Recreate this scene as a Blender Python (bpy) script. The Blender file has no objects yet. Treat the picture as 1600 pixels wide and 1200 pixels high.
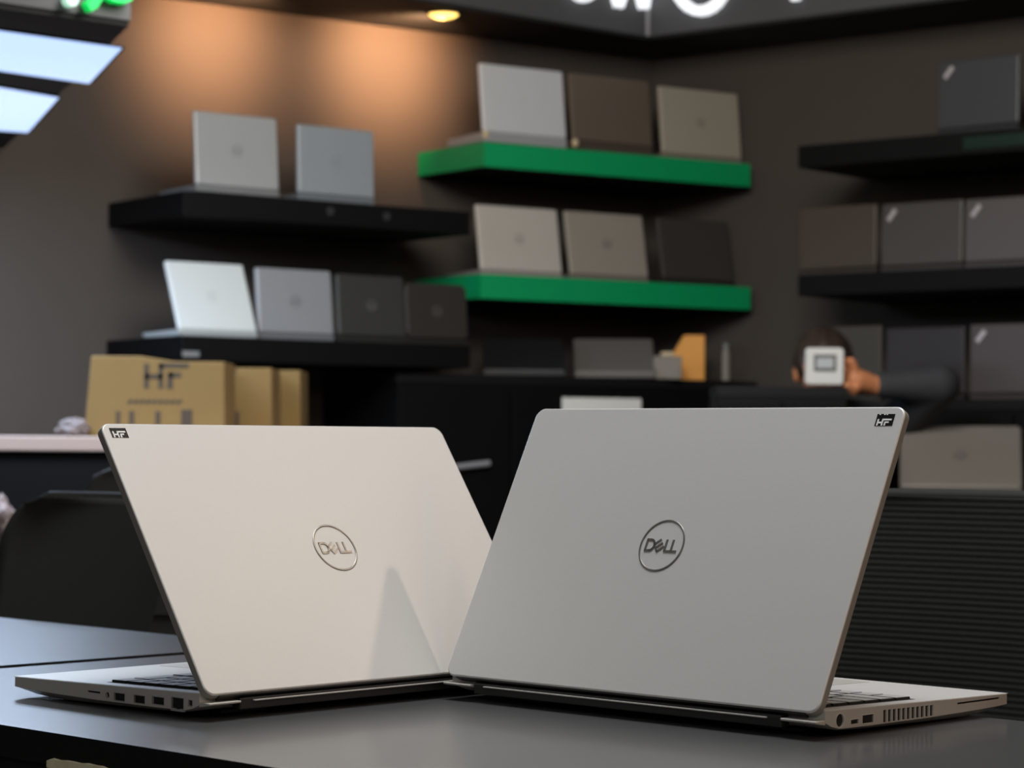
import bpy, bmesh, math, random
from mathutils import Vector, Matrix
random.seed(4)
C = bpy.context.scene.collection
rad = math.radians

# ------------------------------------------------------------------ camera numbers (world: table top z=0, floor z=-0.75)
FPX, PITCH, ROLL, CAMH = 3730.0, 0.023, 0.0066, 0.203
FLOOR, CEIL = -0.75, 1.92
def ray(px, py):
    u, v = px - 800, py - 600
    c, s = math.cos(ROLL), math.sin(ROLL)
    u, v = u*c + v*s, -u*s + v*c
    c, s = math.cos(PITCH), math.sin(PITCH)
    return Vector((u/FPX, c + (v/FPX)*s, s - (v/FPX)*c))
def at(px, py, Y):
    d = ray(px, py); return Vector((0, 0, CAMH)) + d*(Y/d.y)
def onz(px, py, z):
    d = ray(px, py); return Vector((0, 0, CAMH)) + d*((z-CAMH)/d.z)
def onplane(px, py, o, n):
    d = ray(px, py); c = Vector((0, 0, CAMH)); return c + d*((o-c).dot(n)/d.dot(n))

# ------------------------------------------------------------------ materials
MATS = {}
def lin(c):
    return tuple(((x/255+0.055)/1.055)**2.4 if x > 10 else x/255/12.92 for x in c)
def mat(name, col, rough=0.5, metal=0.0, noise=0.0, scale=40.0, bump=0.0, emit=None, estr=0.0, spec=0.5, rnoise=0.0, coord='Object'):
    if name in MATS: return MATS[name]
    m = bpy.data.materials.new(name); m.use_nodes = True
    nt = m.node_tree; b = nt.nodes['Principled BSDF']
    b.inputs['Base Color'].default_value = (*col, 1)
    b.inputs['Roughness'].default_value = rough
    b.inputs['Metallic'].default_value = metal
    b.inputs['Specular IOR Level'].default_value = spec
    if noise or bump or rnoise:
        tc = nt.nodes.new('ShaderNodeTexCoord'); n = nt.nodes.new('ShaderNodeTexNoise')
        n.inputs['Scale'].default_value = scale; n.inputs['Detail'].default_value = 4
        nt.links.new(tc.outputs[coord], n.inputs['Vector'])
        if noise:
            mx = nt.nodes.new('ShaderNodeMix'); mx.data_type = 'RGBA'
            mx.inputs['A'].default_value = (*[max(0, x*(1-noise)) for x in col], 1)
            mx.inputs['B'].default_value = (*[min(1, x*(1+noise)) for x in col], 1)
            nt.links.new(n.outputs['Fac'], mx.inputs['Factor']); nt.links.new(mx.outputs['Result'], b.inputs['Base Color'])
        if rnoise:
            mr = nt.nodes.new('ShaderNodeMapRange')
            mr.inputs['To Min'].default_value = rough-rnoise; mr.inputs['To Max'].default_value = rough+rnoise
            nt.links.new(n.outputs['Fac'], mr.inputs['Value']); nt.links.new(mr.outputs['Result'], b.inputs['Roughness'])
        if bump:
            bp = nt.nodes.new('ShaderNodeBump'); bp.inputs['Strength'].default_value = bump; bp.inputs['Distance'].default_value = 0.001
            nt.links.new(n.outputs['Fac'], bp.inputs['Height']); nt.links.new(bp.outputs['Normal'], b.inputs['Normal'])
    if emit:
        b.inputs['Emission Color'].default_value = (*emit, 1); b.inputs['Emission Strength'].default_value = estr
    MATS[name] = m
    return m

M_lid = mat('silver_paint_lid', (0.60, 0.595, 0.58), 0.42, 0.15, 0.02, 300, 0.05)
M_body = mat('silver_paint_body', (0.50, 0.485, 0.455), 0.42, 0.2, 0.02, 300, 0.05)
M_edge = mat('lid_edge_grey', (0.30, 0.285, 0.26), 0.45, 0.2, 0.03, 200)
M_bot = mat('bottom_cover_grey', (0.20, 0.19, 0.175), 0.55, 0.0, 0.03, 200)
M_black = mat('black_plastic', (0.012, 0.012, 0.012), 0.5, 0, 0.1, 200)
M_deep = mat('port_black', (0.006, 0.006, 0.006), 0.6, 0, 0.1, 200)
M_key = mat('key_grey', (0.46, 0.46, 0.45), 0.5, 0, 0.05, 200)
M_keybed = mat('key_bed_and_side_shade', (0.01, 0.01, 0.01), 0.7, 0, 0.05, 200)
M_chrome = mat('logo_chrome', (0.22, 0.21, 0.195), 0.3, 0.5, 0.05, 200)
M_glass = mat('screen_glass', (0.01, 0.01, 0.012), 0.12, 0, 0.05, 100)
M_stk = mat('sticker_black', (0.012, 0.012, 0.013), 0.25, 0, 0.1, 300)
M_stkw = mat('sticker_white', (0.85, 0.85, 0.83), 0.4, 0, 0.02, 300)
M_gold = mat('contact_metal', (0.75, 0.72, 0.65), 0.25, 1.0, 0.05, 300)
M_table = mat('charcoal_laminate', (0.078, 0.079, 0.081), 0.30, 0, 0.15, 900, 0.0, rnoise=0.02)
_b = M_table.node_tree.nodes['Principled BSDF']; _b.inputs['Coat Weight'].default_value = 0.4; _b.inputs['Coat Roughness'].default_value = 0.12; _b.inputs['Coat IOR'].default_value = 1.45
M_tedge = mat('table_edge_black', (0.005, 0.005, 0.005), 0.6, 0, 0.1, 100)
M_wall = mat('brown_grey_wall_paint', (0.070, 0.057, 0.047), 0.8, 0, 0.06, 6, 0.1, spec=0.3)
M_shelf = mat('black_shelf_laminate', (0.003, 0.003, 0.0032), 0.6, 0, 0.1, 30, spec=0.15)
M_green = mat('green_shelf_laminate', lin((0, 152, 90)), 0.45, 0, 0.04, 30)
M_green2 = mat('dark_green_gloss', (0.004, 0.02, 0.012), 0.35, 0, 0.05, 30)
M_fascia = mat('fascia_grey', (0.075, 0.075, 0.078), 0.6, 0, 0.05, 20)
M_dark = mat('soffit_black', (0.006, 0.0065, 0.007), 0.8, 0, 0.05, 20)
M_floor = mat('dark_floor', (0.03, 0.028, 0.026), 0.5, 0, 0.2, 5)
M_ceil = mat('ceiling_grey', (0.10, 0.10, 0.10), 0.9, 0, 0.05, 5)
M_led = mat('led_panel', (0.8, 0.85, 0.9), 0.4, emit=(0.44, 0.61, 1.0), estr=1.25)
M_bulb = mat('warm_bulb', (1, 0.8, 0.4), 0.4, emit=(1.0, 0.62, 0.14), estr=3.0)
M_white = mat('sign_white', (0.8, 0.8, 0.8), 0.4, emit=(0.92, 0.95, 1.0), estr=0.95)
M_signg = mat('sign_green', (0.0, 0.5, 0.1), 0.4, emit=(0.0, 0.62, 0.08), estr=0.9)
M_signw = mat('sign_mint', (0.6, 0.8, 0.7), 0.4, emit=(0.5, 0.85, 0.65), estr=0.75)
M_card = mat('cardboard', lin((112, 88, 44)), 0.8, 0, 0.08, 14, 0.15)
M_print = mat('cardboard_print', (0.045, 0.032, 0.018), 0.8, 0, 0.1, 60)
M_tape = mat('packing_tape', (0.30, 0.21, 0.10), 0.35, 0, 0.05, 60)
M_pale = mat('pale_counter_laminate', lin((165, 145, 134)), 0.5, 0, 0.03, 20)
M_bag = mat('crumpled_film', lin((105, 95, 93)), 0.5, 0, 0.25, 30)
M_cloth = mat('pale_pink_cloth', lin((135, 122, 120)), 0.8, 0, 0.2, 30)
M_mesh = mat('chair_mesh_black', (0.024, 0.025, 0.023), 0.9, 0, 0.2, 250, 0.1, spec=0.2)
M_chair = mat('chair_plastic_black', (0.026, 0.026, 0.024), 0.7, 0, 0.1, 60, spec=0.2)
M_fab = mat('chair_fabric_black', (0.034, 0.034, 0.030), 0.9, 0, 0.2, 300, 0.2)
M_skin = mat('skin', lin((196, 128, 86)), 0.55, 0, 0.06, 40)
M_hair = mat('dark_brown_hair', (0.028, 0.017, 0.012), 0.45, 0, 0.3, 120, 0.4)
M_shirt = mat('black_shirt', (0.026, 0.027, 0.030), 0.8, 0, 0.2, 60, 0.3)
M_dev = mat('device_white', lin((205, 205, 200)), 0.4, 0, 0.02, 30)
M_devs = mat('device_frame_grey', lin((95, 97, 97)), 0.3, 0, 0.02, 30)
M_devl = mat('device_screen_grey', lin((175, 178, 180)), 0.3, 0, 0.02, 30)
M_orange = mat('orange_card', lin((235, 165, 80)), 0.7, 0, 0.05, 20)
M_carton = mat('grey_carton', lin((135, 128, 118)), 0.7, 0, 0.08, 60)
M_paper = mat('white_paper', (0.85, 0.85, 0.80), 0.7, 0, 0.02, 20)
M_steel = mat('brushed_steel', (0.36, 0.36, 0.37), 0.4, 0.3, 0.05, 100)
M_chip = mat('chipboard_pale', (0.95, 0.80, 0.56), 0.85, 0, 0.25, 120, 0.5)
M_tag = mat('tag_grey', lin((120, 122, 122)), 0.5, 0, 0.05, 60)
M_beige = mat('beige_cap', lin((205, 185, 150)), 0.5, 0, 0.05, 60)

# ------------------------------------------------------------------ mesh builder
class MB:
    def __init__(s): s.bm = bmesh.new()
    def box(s, x0, x1, y0, y1, z0, z1, T=None):
        vs = [Vector((x, y, z)) for z in (z0, z1) for (x, y) in ((x0, y0), (x1, y0), (x1, y1), (x0, y1))]
        if T: vs = [T @ v for v in vs]
        v = [s.bm.verts.new(p) for p in vs]
        for f in ((3, 2, 1, 0), (4, 5, 6, 7), (0, 1, 5, 4), (1, 2, 6, 5), (2, 3, 7, 6), (3, 0, 4, 7)):
            s.bm.faces.new([v[i] for i in f])
        return s
    def prism(s, pts, d, T=None):
        """pts: closed 3D outline; d: extrusion vector"""
        a = [Vector(p) for p in pts]; b = [p + Vector(d) for p in a]
        if T: a = [T @ p for p in a]; b = [T @ p for p in b]
        va = [s.bm.verts.new(p) for p in a]; vb = [s.bm.verts.new(p) for p in b]
        n = len(a)
        s.bm.faces.new(va[::-1]); s.bm.faces.new(vb)
        for i in range(n): s.bm.faces.new([va[i], va[(i+1) % n], vb[(i+1) % n], vb[i]])
        return s
    def loft(s, rings, cap=True, closed=True):
        R = [[s.bm.verts.new(Vector(p)) for p in r] for r in rings]
        n = len(R[0])
        for a, b in zip(R[:-1], R[1:]):
            for i in range(n if closed else n-1):
                s.bm.faces.new([a[i], a[(i+1) % n], b[(i+1) % n], b[i]])
        if cap and closed:
            s.bm.faces.new(R[0][::-1]); s.bm.faces.new(R[-1])
        return s
    def tube(s, pts, r, n=12, T=None):
        pts = [Vector(p) for p in pts]
        if T: pts = [T @ p for p in pts]
        rs = r if isinstance(r, (list, tuple)) else [r]*len(pts)
        rings = []
        for i, p in enumerate(pts):
            t = (pts[min(i+1, len(pts)-1)] - pts[max(i-1, 0)]).normalized()
            u = t.cross(Vector((0, 0, 1)))
            if u.length < 1e-3: u = t.cross(Vector((1, 0, 0)))
            u.normalize(); w = t.cross(u)
            rings.append([p + (u*math.cos(2*math.pi*k/n) + w*math.sin(2*math.pi*k/n))*rs[i] for k in range(n)])
        return s.loft(rings)
    def ball(s, c, r, seg=20, T=None, ring=12):
        c = Vector(c); r = Vector(r if hasattr(r, '__len__') else (r, r, r))
        top = None; rows = []
        for j in range(1, ring):
            th = math.pi*j/ring
            rows.append([Vector((c.x+r.x*math.sin(th)*math.cos(2*math.pi*k/seg), c.y+r.y*math.sin(th)*math.sin(2*math.pi*k/seg), c.z+r.z*math.cos(th))) for k in range(seg)])
        t, b = c+Vector((0, 0, r.z)), c-Vector((0, 0, r.z))
        if T: rows = [[T @ p for p in q] for q in rows]; t = T @ t; b = T @ b
        V = [[s.bm.verts.new(p) for p in q] for q in rows]; vt, vb = s.bm.verts.new(t), s.bm.verts.new(b)
        for k in range(seg):
            s.bm.faces.new([vt, V[0][k], V[0][(k+1) % seg]]); s.bm.faces.new([vb, V[-1][(k+1) % seg], V[-1][k]])
            for j in range(len(V)-1): s.bm.faces.new([V[j][k], V[j+1][k], V[j+1][(k+1) % seg], V[j][(k+1) % seg]])
        return s
    def done(s, name):
        bmesh.ops.recalc_face_normals(s.bm, faces=s.bm.faces)
        me = bpy.data.meshes.new(name); s.bm.to_mesh(me); s.bm.free(); return me
    def build(s, name, m, parent=None, bevel=0.0, seg=2, smooth=False, M=None):
        me = s.done(name); me.materials.append(m)
        o = bpy.data.objects.new(name, me); C.objects.link(o)
        if parent: o.parent = parent
        if M is not None: o.matrix_local = M
        if smooth:
            for p in me.polygons: p.use_smooth = True
        if bevel:
            b = o.modifiers.new('bevel', 'BEVEL'); b.width = bevel; b.segments = seg; b.limit_method = 'ANGLE'; b.angle_limit = rad(35)
            b.harden_normals = False
        return o

def tag(o, label=None, cat=None, group=None, kind=None):
    if label: o['label'] = label
    if cat: o['category'] = cat
    if group: o['group'] = group
    if kind: o['kind'] = kind
    return o
def empty(name, loc, rz=0.0):
    o = bpy.data.objects.new(name, None); C.objects.link(o); o.empty_display_size = 0.05
    o.location = loc; o.rotation_euler = (0, 0, rz); return o
def rrect(w, h, r, n=6, x0=0, z0=0):
    """rounded rectangle outline in XZ, bottom-left corner at (x0, z0)"""
    pts = []
    for cx, cz, a0 in ((w-r, r, -90), (w-r, h-r, 0), (r, h-r, 90), (r, r, 180)):
        for k in range(n+1):
            a = rad(a0 + 90*k/n); pts.append((x0+cx+r*math.cos(a), z0+cz+r*math.sin(a)))
    return pts
def stroke(mb, pts, w, y0, y1):
    """flat-ended strokes in XZ, extruded between y0 and y1"""
    for (a, b) in zip(pts[:-1], pts[1:]):
        a, b = Vector((a[0], 0, a[1])), Vector((b[0], 0, b[1]))
        d = (b-a).normalized(); n = Vector((-d.z, 0, d.x))*w/2; e = d*w*0.32
        p = [a-e+n, a-e-n, b+e-n, b+e+n]
        mb.prism([(q.x, y0, q.z) for q in p], (0, y1-y0, 0))
def arc(cx, cz, rx, rz, a0, a1, n=10):
    return [(cx+rx*math.cos(rad(a0+(a1-a0)*k/n)), cz+rz*math.sin(rad(a0+(a1-a0)*k/n))) for k in range(n+1)]

# ================================================================== the two laptops in front
LW, LH, LT, LZ = 0.359, 0.2335, 0.0070, 0.019
def deck_z(y): return 0.0197 - (y-0.009)*0.0196
def make_laptop(name, x, y, yaw, tilt, label, open_side, sticker, group):
    root = empty(name, (x, y, 0), yaw); tag(root, label, 'laptop', group)
    hw = LW/2
    # ---- base: loft of cross sections from hinge to front edge
    st = [(0.0085, 0.0197, 0.0128, 0.0125), (0.0092, None, 0.0115, 0.0112), (0.016, None, 0.0085, 0.0080), (0.025, None, 0.0065, 0.0055), (0.06, None, 0.0060, 0.0030), (0.13, None, 0.0058, 0.0018),
          (0.17, None, 0.0062, 0.0013), (0.20, None, 0.0066, 0.0015), (0.218, None, 0.0070, 0.0026), (0.229, None, 0.0074, 0.0040), (0.2350, None, 0.0078, 0.0056), (0.2382, None, 0.0082, 0.0072), (0.2396, None, 0.0086, 0.0084)]
    mb = MB(); rings = []
    for (yy, zt, zl, zb) in st:
        zt = zt or deck_z(yy); ins = 0.009 if zb < zl-0.001 else 0.003
        cr = 0.006 if yy > 0.238 else (0.002 if yy > 0.236 else 0)
        e = hw - cr
        rings.append([(-e, yy, zt), (-e, yy, zl), (-e+ins, yy, zb), (e-ins, yy, zb), (e, yy, zl), (e, yy, zt)])
    mb.loft(rings)
    base = mb.build('base', M_body, root, 0.0006, 2)
    # rear corner ledges below the lid
    for s in (-1, 1):
        xs = sorted((s*hw*0.9985, s*(hw-0.030)))
        q = MB(); q.loft([[(xs[0], yy, a), (xs[1], yy, a), (xs[1], yy, b), (xs[0], yy, b)] for yy, a, b in ((-0.0022, 0.0120, 0.0135), (0.004, 0.0108, 0.0135), (0.0095, 0.0100, 0.0135))])
        q.build('rear_corner', M_body, root, 0.0004, 1)
    # ---- cut the ports out of the base
    side = -1 if open_side == 'R' else 1
    cuts = MB(); xs0, xs1 = sorted((side*(hw+0.002), side*(hw-0.006)))
    if open_side == 'R':
        rects = [(0.1255, 0.1415, 0.0106, 0.0120), (0.0955, 0.1080, 0.0075, 0.0127), (0.0715, 0.0840, 0.0076, 0.0129), (0.0490, 0.0625, 0.0085, 0.0135), (0.0265, 0.0400, 0.0068, 0.0148), (0.0165, 0.0205, 0.0105, 0.0142)]
        rounds = [(0.1160, 0.0104, 0.0021)]
    else:
        rects = [(0.0380, 0.0470, 0.0086, 0.0116), (0.0515, 0.0645, 0.0080, 0.0136), (0.1690, 0.2250, 0.0122, 0.0136)]
        rects += [(0.0765+0.00575*k, 0.0765+0.00575*k+0.0039, 0.0066, 0.0153-0.0001*k) for k in range(11)]
        rounds = [(0.0255, 0.0122, 0.0046)]
    for y0, y1, z0, z1 in rects: cuts.box(xs0, xs1, y0, y1, z0, z1)
    for yc, zc, r in rounds:
        cuts.prism([(xs0, yc+r*math.cos(2*math.pi*k/20), zc+r*math.sin(2*math.pi*k/20)) for k in range(20)], (xs1-xs0, 0, 0))
    cut = cuts.build('cutter', M_deep)
    base.modifiers.clear()
    bo = base.modifiers.new('ports', 'BOOLEAN'); bo.object = cut; bo.operation = 'DIFFERENCE'; bo.solver = 'EXACT'
    cut.matrix_world = Matrix.Translation((x, y, 0)) @ Matrix.Rotation(yaw, 4, 'Z')
    bpy.context.view_layer.update()
    dg = bpy.context.evaluated_depsgraph_get()
    me = bpy.data.meshes.new_from_object(base.evaluated_get(dg))
    base.modifiers.clear(); base.data = me
    bpy.data.objects.remove(cut)
    if len(me.materials) == 0: me.materials.append(M_body)
    b = base.modifiers.new('bevel', 'BEVEL'); b.width = 0.0005; b.segments = 2; b.limit_method = 'ANGLE'; b.angle_limit = rad(35)
    def port(nm, y0, y1, z0, z1, tongue=None, rim=True):
        xi = side*(hw-0.0012); q = MB()
        a, bb = sorted((xi, side*(hw-0.0058)))
        q.box(a, bb, y0-0.0004, y1+0.0004, z0-0.0004, z1+0.0004)
        if tongue:
            a2, b2 = sorted((side*(hw-0.0009), side*(hw-0.0055)))
            q.box(a2, b2, y0+0.0014, y1-0.0014, z0+(z1-z0)*tongue[0], z0+(z1-z0)*tongue[1])
        p = q.build(nm, M_deep, root)
        if rim:
            t = 0.0005; q = MB(); a, bb = sorted((side*(hw+0.0002), side*(hw-0.003)))
            for (c0, c1, d0, d1) in ((y0-t, y1+t, z0-t, z0), (y0-t, y1+t, z1, z1+t), (y0-t, y0, z0, z1), (y1, y1+t, z0, z1)): q.box(a, bb, c0, c1, d0, d1)
            q.build('port_rim', M_edge if open_side == 'R' else M_lid, p)
        return p
    if open_side == 'R':
        port('memory_card_slot', *rects[0], rim=False)
        port('usb_port', *rects[1], tongue=(0.55, 0.85)); port('usb_port', *rects[2], tongue=(0.55, 0.85))
        port('hdmi_port', *rects[3], tongue=(0.45, 0.7))
        e = port('ethernet_port', *rects[4])
        q = MB(); a, bb = sorted((side*(hw+0.0006), side*(hw-0.002)))
        q.box(a, bb, 0.0262, 0.0403, 0.0052, 0.0066); q.box(a, bb, 0.0275, 0.0300, 0.0066, 0.0072); q.box(a, bb, 0.0355, 0.0390, 0.0066, 0.0072)
        q.build('port_flap', M_steel, e)
        l = port('lock_slot', *rects[5])
        q = MB(); a, bb = sorted((side*(hw+0.0003), side*(hw-0.002))); q.box(a, bb, 0.0165, 0.0212, 0.0098, 0.0105); q.build('port_rim', M_gold, l)
        yc, zc, r = rounds[0]
        nm = 'audio_jack'
    else:
        port('usb_c_port', *rects[0], tongue=(0.4, 0.6)); port('usb_port', *rects[1], tongue=(0.55, 0.85)); port('smart_card_slot', *rects[2], rim=False)
        for rc in rects[3:]: port('vent_slot', *rc, rim=False)
        yc, zc, r = rounds[0]
        nm = 'power_jack'
    q = MB(); q.prism([(side*(hw-0.0012), yc+r*1.05*math.cos(2*math.pi*k/20), zc+r*1.05*math.sin(2*math.pi*k/20)) for k in range(20)], (-side*0.004, 0, 0))
    q.prism([(side*(hw-0.0006), yc+r*0.16*math.cos(2*math.pi*k/10), zc+r*0.16*math.sin(2*math.pi*k/10)) for k in range(10)], (-side*0.004, 0, 0))
    jk = q.build(nm, M_deep, root)
    q = MB(); T = 24
    q.loft([[(xx, yc+rr*math.cos(2*math.pi*k/T), zc+rr*math.sin(2*math.pi*k/T)) for k in range(T)] for xx, rr in ((side*(hw-0.002), r), (side*(hw+0.0002), r), (side*(hw+0.0002), r*1.14), (side*(hw-0.002), r*1.14))], cap=False)
    q.build('port_rim', M_gold if open_side == 'R' else M_lid, jk)
    # ---- deck: bright palm-rest skin, key bed, keys, touchpad
    def dk(x0, x1, y0, y1, lift, th, nm, m, par, r=0.0):
        q = MB()
        q.prism([(x0, y0, deck_z(y0)+lift), (x1, y0, deck_z(y0)+lift), (x1, y1, deck_z(y1)+lift), (x0, y1, deck_z(y1)+lift)], (0, 0, th))
        return q.build(nm, m, par, r, 2)
    dk(-hw+0.001, hw-0.001, 0.0105, 0.2385, 0.0, 0.0003, 'palm_rest', M_lid, root)
    kb = dk(-0.166, 0.166, 0.0245, 0.1355, 0.0003, 0.00012, 'keyboard', M_keybed, root)
    u = 0.01885; X0 = 0.1645
    rows = [(0.026, 0.0115, [0.96]*18), (0.0400, 0.0165, [1]*13+[1.62, 0.12, 1, 1, 1]), (0.0588, 0.0165, [1.5]+[1]*12+[1.12, 0.12, 1, 1, 1]), (0.0776, 0.0165, [1.75]+[1]*11+[1.87, 0.12, 1, 1, 1]),
            (0.0964, 0.0165, [2.25]+[1]*10+[2.37, 0.12, 1, 1, 1]), (0.1152, 0.0175, [1.25, 1, 1, 1.25, 4.6, 1, 1, 1, 1.0, 1.52, 0.12, 1.9, 1.1])]
    kcache = {}
    for y0, dep, ks in rows:
        cx = X0
        tot = sum(ks)*u; sc = (2*X0)/tot
        for k in ks:
            wv = k*u*sc
            if k > 0.5:
                key = (round(wv, 5), dep)
                if key not in kcache:
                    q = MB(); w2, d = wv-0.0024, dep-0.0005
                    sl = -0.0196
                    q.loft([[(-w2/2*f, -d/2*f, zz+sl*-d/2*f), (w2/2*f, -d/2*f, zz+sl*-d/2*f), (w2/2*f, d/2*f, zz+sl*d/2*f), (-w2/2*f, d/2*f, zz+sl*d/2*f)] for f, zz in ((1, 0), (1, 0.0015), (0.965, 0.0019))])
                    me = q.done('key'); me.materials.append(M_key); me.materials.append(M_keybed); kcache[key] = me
                    for p in me.polygons: p.material_index = 0 if p.normal.z > 0.9 else 1  # grey tops, black sides: shade between the keys put into the colour
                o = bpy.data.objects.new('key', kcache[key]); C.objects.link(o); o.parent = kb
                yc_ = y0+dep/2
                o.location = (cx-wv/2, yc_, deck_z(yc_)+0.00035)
            cx -= wv
    dk(-0.045, 0.062, 0.158, 0.226, 0.0003, 0.00025, 'touchpad', M_body, root, 0.0001)
    # ---- hinge block, grey strip and rear vent under the lid
    q = MB(); q.box(-hw+0.031, hw-0.031, 0.0005, 0.0100, 0.0065, 0.0150); q.build('hinge', M_black, root, 0.001)
    q = MB(); q.box(-hw+0.043, hw-0.043, -0.0016, 0.0008, 0.0122, 0.0132); q.build('hinge_strip', M_body, root, 0.0003)
    q = MB()
    for sx in (-0.12, 0.12):
        q2 = MB(); q2.box(sx-0.022, sx+0.022, 0.030, 0.040, 0.0, 0.0036); q2.build('rubber_foot', M_black, root, 0.001)
    q.bm.free()
    for sx in (-0.14, 0.14):
        q2 = MB(); q2.box(sx-0.014, sx+0.014, 0.196, 0.206, 0.0, 0.0046); q2.build('rubber_foot', M_black, root, 0.001)
    # ---- lid (own frame: x along hinge, z up the lid, y towards the keyboard)
    ML = Matrix.Translation((0, 0, LZ)) @ Matrix.Rotation(-tilt, 4, 'X')
    q = MB(); prof = []
    ch = 0.0007
    out = rrect(LW, LH, 0.0085, 8, -hw, 0)
    def inset(d): return rrect(LW-2*d, LH-2*d, 0.0085-d, 8, -hw+d, d)
    for d, yy in ((0.0012, 0.0), (0.0003, 0.0004), (0.0, 0.0010)): prof.append([(a, yy, b_) for a, b_ in inset(d)])
    prof.append([(a, 0.0016, b_) for a, b_ in out])
    lid = q.loft(prof).build('lid', M_lid, root, M=ML)
    for p in lid.data.polygons: p.use_smooth = len(p.vertices) == 4
    q = MB(); q.loft([[(a, yy, b_) for a, b_ in inset(d)] for d, yy in ((0.0, 0.0016), (0.0, LT-0.0006), (0.0008, LT))]).build('lid_rim', M_edge, lid)
    q = MB(); q.prism([(a, LT, b_) for a, b_ in rrect(LW-0.006, LH-0.006, 0.006, 6, -hw+0.003, 0.003)], (0, 0.0004, 0)).build('screen', M_glass, lid)
    q = MB(); q.box(-hw+0.012, hw-0.012, 0.0012, LT+0.0006, -0.0012, 0.0012); q.build('lid_hinge_cover', M_black, lid, 0.0005)
    # logo: ring and four letters (E leans back on its corner)
    lx, lz, R_ = (0.0012 if open_side == 'R' else -0.0034), 0.1176, 0.0212
    q = MB(); T = 64
    q.loft([[(lx+rr*math.cos(2*math.pi*k/T), yy, lz+rr*math.sin(2*math.pi*k/T)) for k in range(T)] for rr, yy in ((R_, 0.0004), (R_, -0.0004), (R_-0.0004, -0.0006), (R_-0.0012, -0.0006), (R_-0.0016, -0.0004), (R_-0.0016, 0.0004))], cap=False)
    lg = q.build('logo', M_chrome, lid)
    def letter(nm, strokes, w=0.0017):
        q = MB()
        for s_ in strokes: stroke(q, [(lx+a, lz+b_) for a, b_ in s_], w, -0.0006, 0.0004)
        return q.build(nm, M_chrome, lg)
    h2 = 0.0044
    letter('logo_letter', [[(-0.0148, -h2), (-0.0148, h2)], [(-0.0148, h2), (-0.0112, h2)] + arc(-0.0112, 0, 0.0042, h2, 90, -90, 8) + [(-0.0148, -h2)]])
    ca, sa = math.cos(rad(38)), math.sin(rad(38))
    def rot(p): return (-0.0026+p[0]*ca-p[1]*sa, -0.0001+p[0]*sa+p[1]*ca)
    letter('logo_letter', [[rot((-0.0032, -0.0037)), rot((-0.0032, 0.0037))]] + [[rot((-0.0032, zz)), rot((0.0034, zz))] for zz in (-0.0035, 0.0, 0.0035)], 0.0015)
    for ox in (0.0040, 0.0102): letter('logo_letter', [[(ox, h2), (ox, -h2)], [(ox, -h2), (ox+0.0048, -h2)]])
    # black corner sticker with white lettering
    sx0, sx1, sz0, sz1 = sticker
    q = MB(); q.box(sx0, sx1, -0.00025, 0.0002, sz0, sz1); sk = q.build('sticker', M_stk, lid)
    tag(sk, 'black corner sticker with white HF lettering')
    wv, hv = sx1-sx0, (sz1-sz0)
    def P(a, b_): return (sx0+a*wv, sz0+b_*hv)
    q = MB(); hh = 0.60 if open_side == 'R' else 0.52
    for s_ in ([P(0.14, 0.06), P(0.14, hh)], [P(0.40, 0.06), P(0.40, hh)], [P(0.14, hh*0.52), P(0.40, hh*0.52)], [P(0.40, hh), P(0.86, hh)], [P(0.56, 0.06), P(0.56, hh*0.6)], [P(0.56, hh*0.58), P(0.74, hh*0.58)]):
        stroke(q, s_, 0.00125, -0.00045, -0.0002)
    if open_side == 'L':
        for a in (0.14, 0.40, 0.54): stroke(q, [P(a, 0.95), P(a+0.05, 0.95)], 0.0007, -0.00045, -0.0002)
    q.build('lettering', M_stkw, sk)
    return root

make_laptop('laptop', -0.0916, 1.8322, 0.81, 0.5912, 'silver open laptop at left on the black desk, a row of port sockets facing out', 'R', (-0.1725, -0.1572, 0.2203, 0.2290), 'pair of silver laptops on the table')
make_laptop('laptop', 0.0785, 1.7414, -0.7662, 0.4631, 'silver open laptop at right on the black desk, with cooling vent slots along its side', 'L', (0.1564, 0.1716, 0.2179, 0.2274), 'pair of silver laptops on the table')

# ================================================================== desks
TD = Vector((0.713, -0.701, 0)); TD.normalize(); TN = Vector((-TD.y, TD.x, 0))       # long direction, away direction
if TN.y < 0: TN = -TN
seam = onz(145, 1031.5, 0); seam.z = 0
near = onz(200, 1163.5, 0); far = onz(280, 993, 0)
dn, df = (near).dot(TN), (far).dot(TN)
s0 = seam.dot(TD)
def desk(nm, a0, a1, label, flip):
    root = empty(nm, TD*((a0+a1)/2) + TN*((dn+df)/2) + Vector((0, 0, FLOOR)), math.atan2(TD.y, TD.x))
    tag(root, label, 'table', 'black desks pushed end to end')
    L, D, H = (a1-a0)/2, (df-dn)/2, -FLOOR
    tt = MB().box(-L, L, -D, D, H-0.022, H).build('tabletop', M_table, root)
    tt.data.materials.append(M_tedge)
    for p in tt.data.polygons: p.material_index = 0 if p.normal.z > 0.5 else 1
    MB().box(-L+0.02, L-0.02, -D+0.006, -D+0.024, H-0.12, H-0.022).build('apron', M_tedge, root, 0.001)
    for sx in (-1, 1):
        MB().box(sx*(L-0.035)-0.012, sx*(L-0.035)+0.012, -D+0.03, D-0.03, 0, H-0.022).build('side_panel', M_tedge, root, 0.001)
    return root
desk_a = desk('desk', s0+0.011, s0+1.45, 'black desk the two open laptops stand on', 1)
desk_b = desk('desk', s0-1.0, s0-0.011, 'empty black desk beyond the seam, at the far left', 1)
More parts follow.
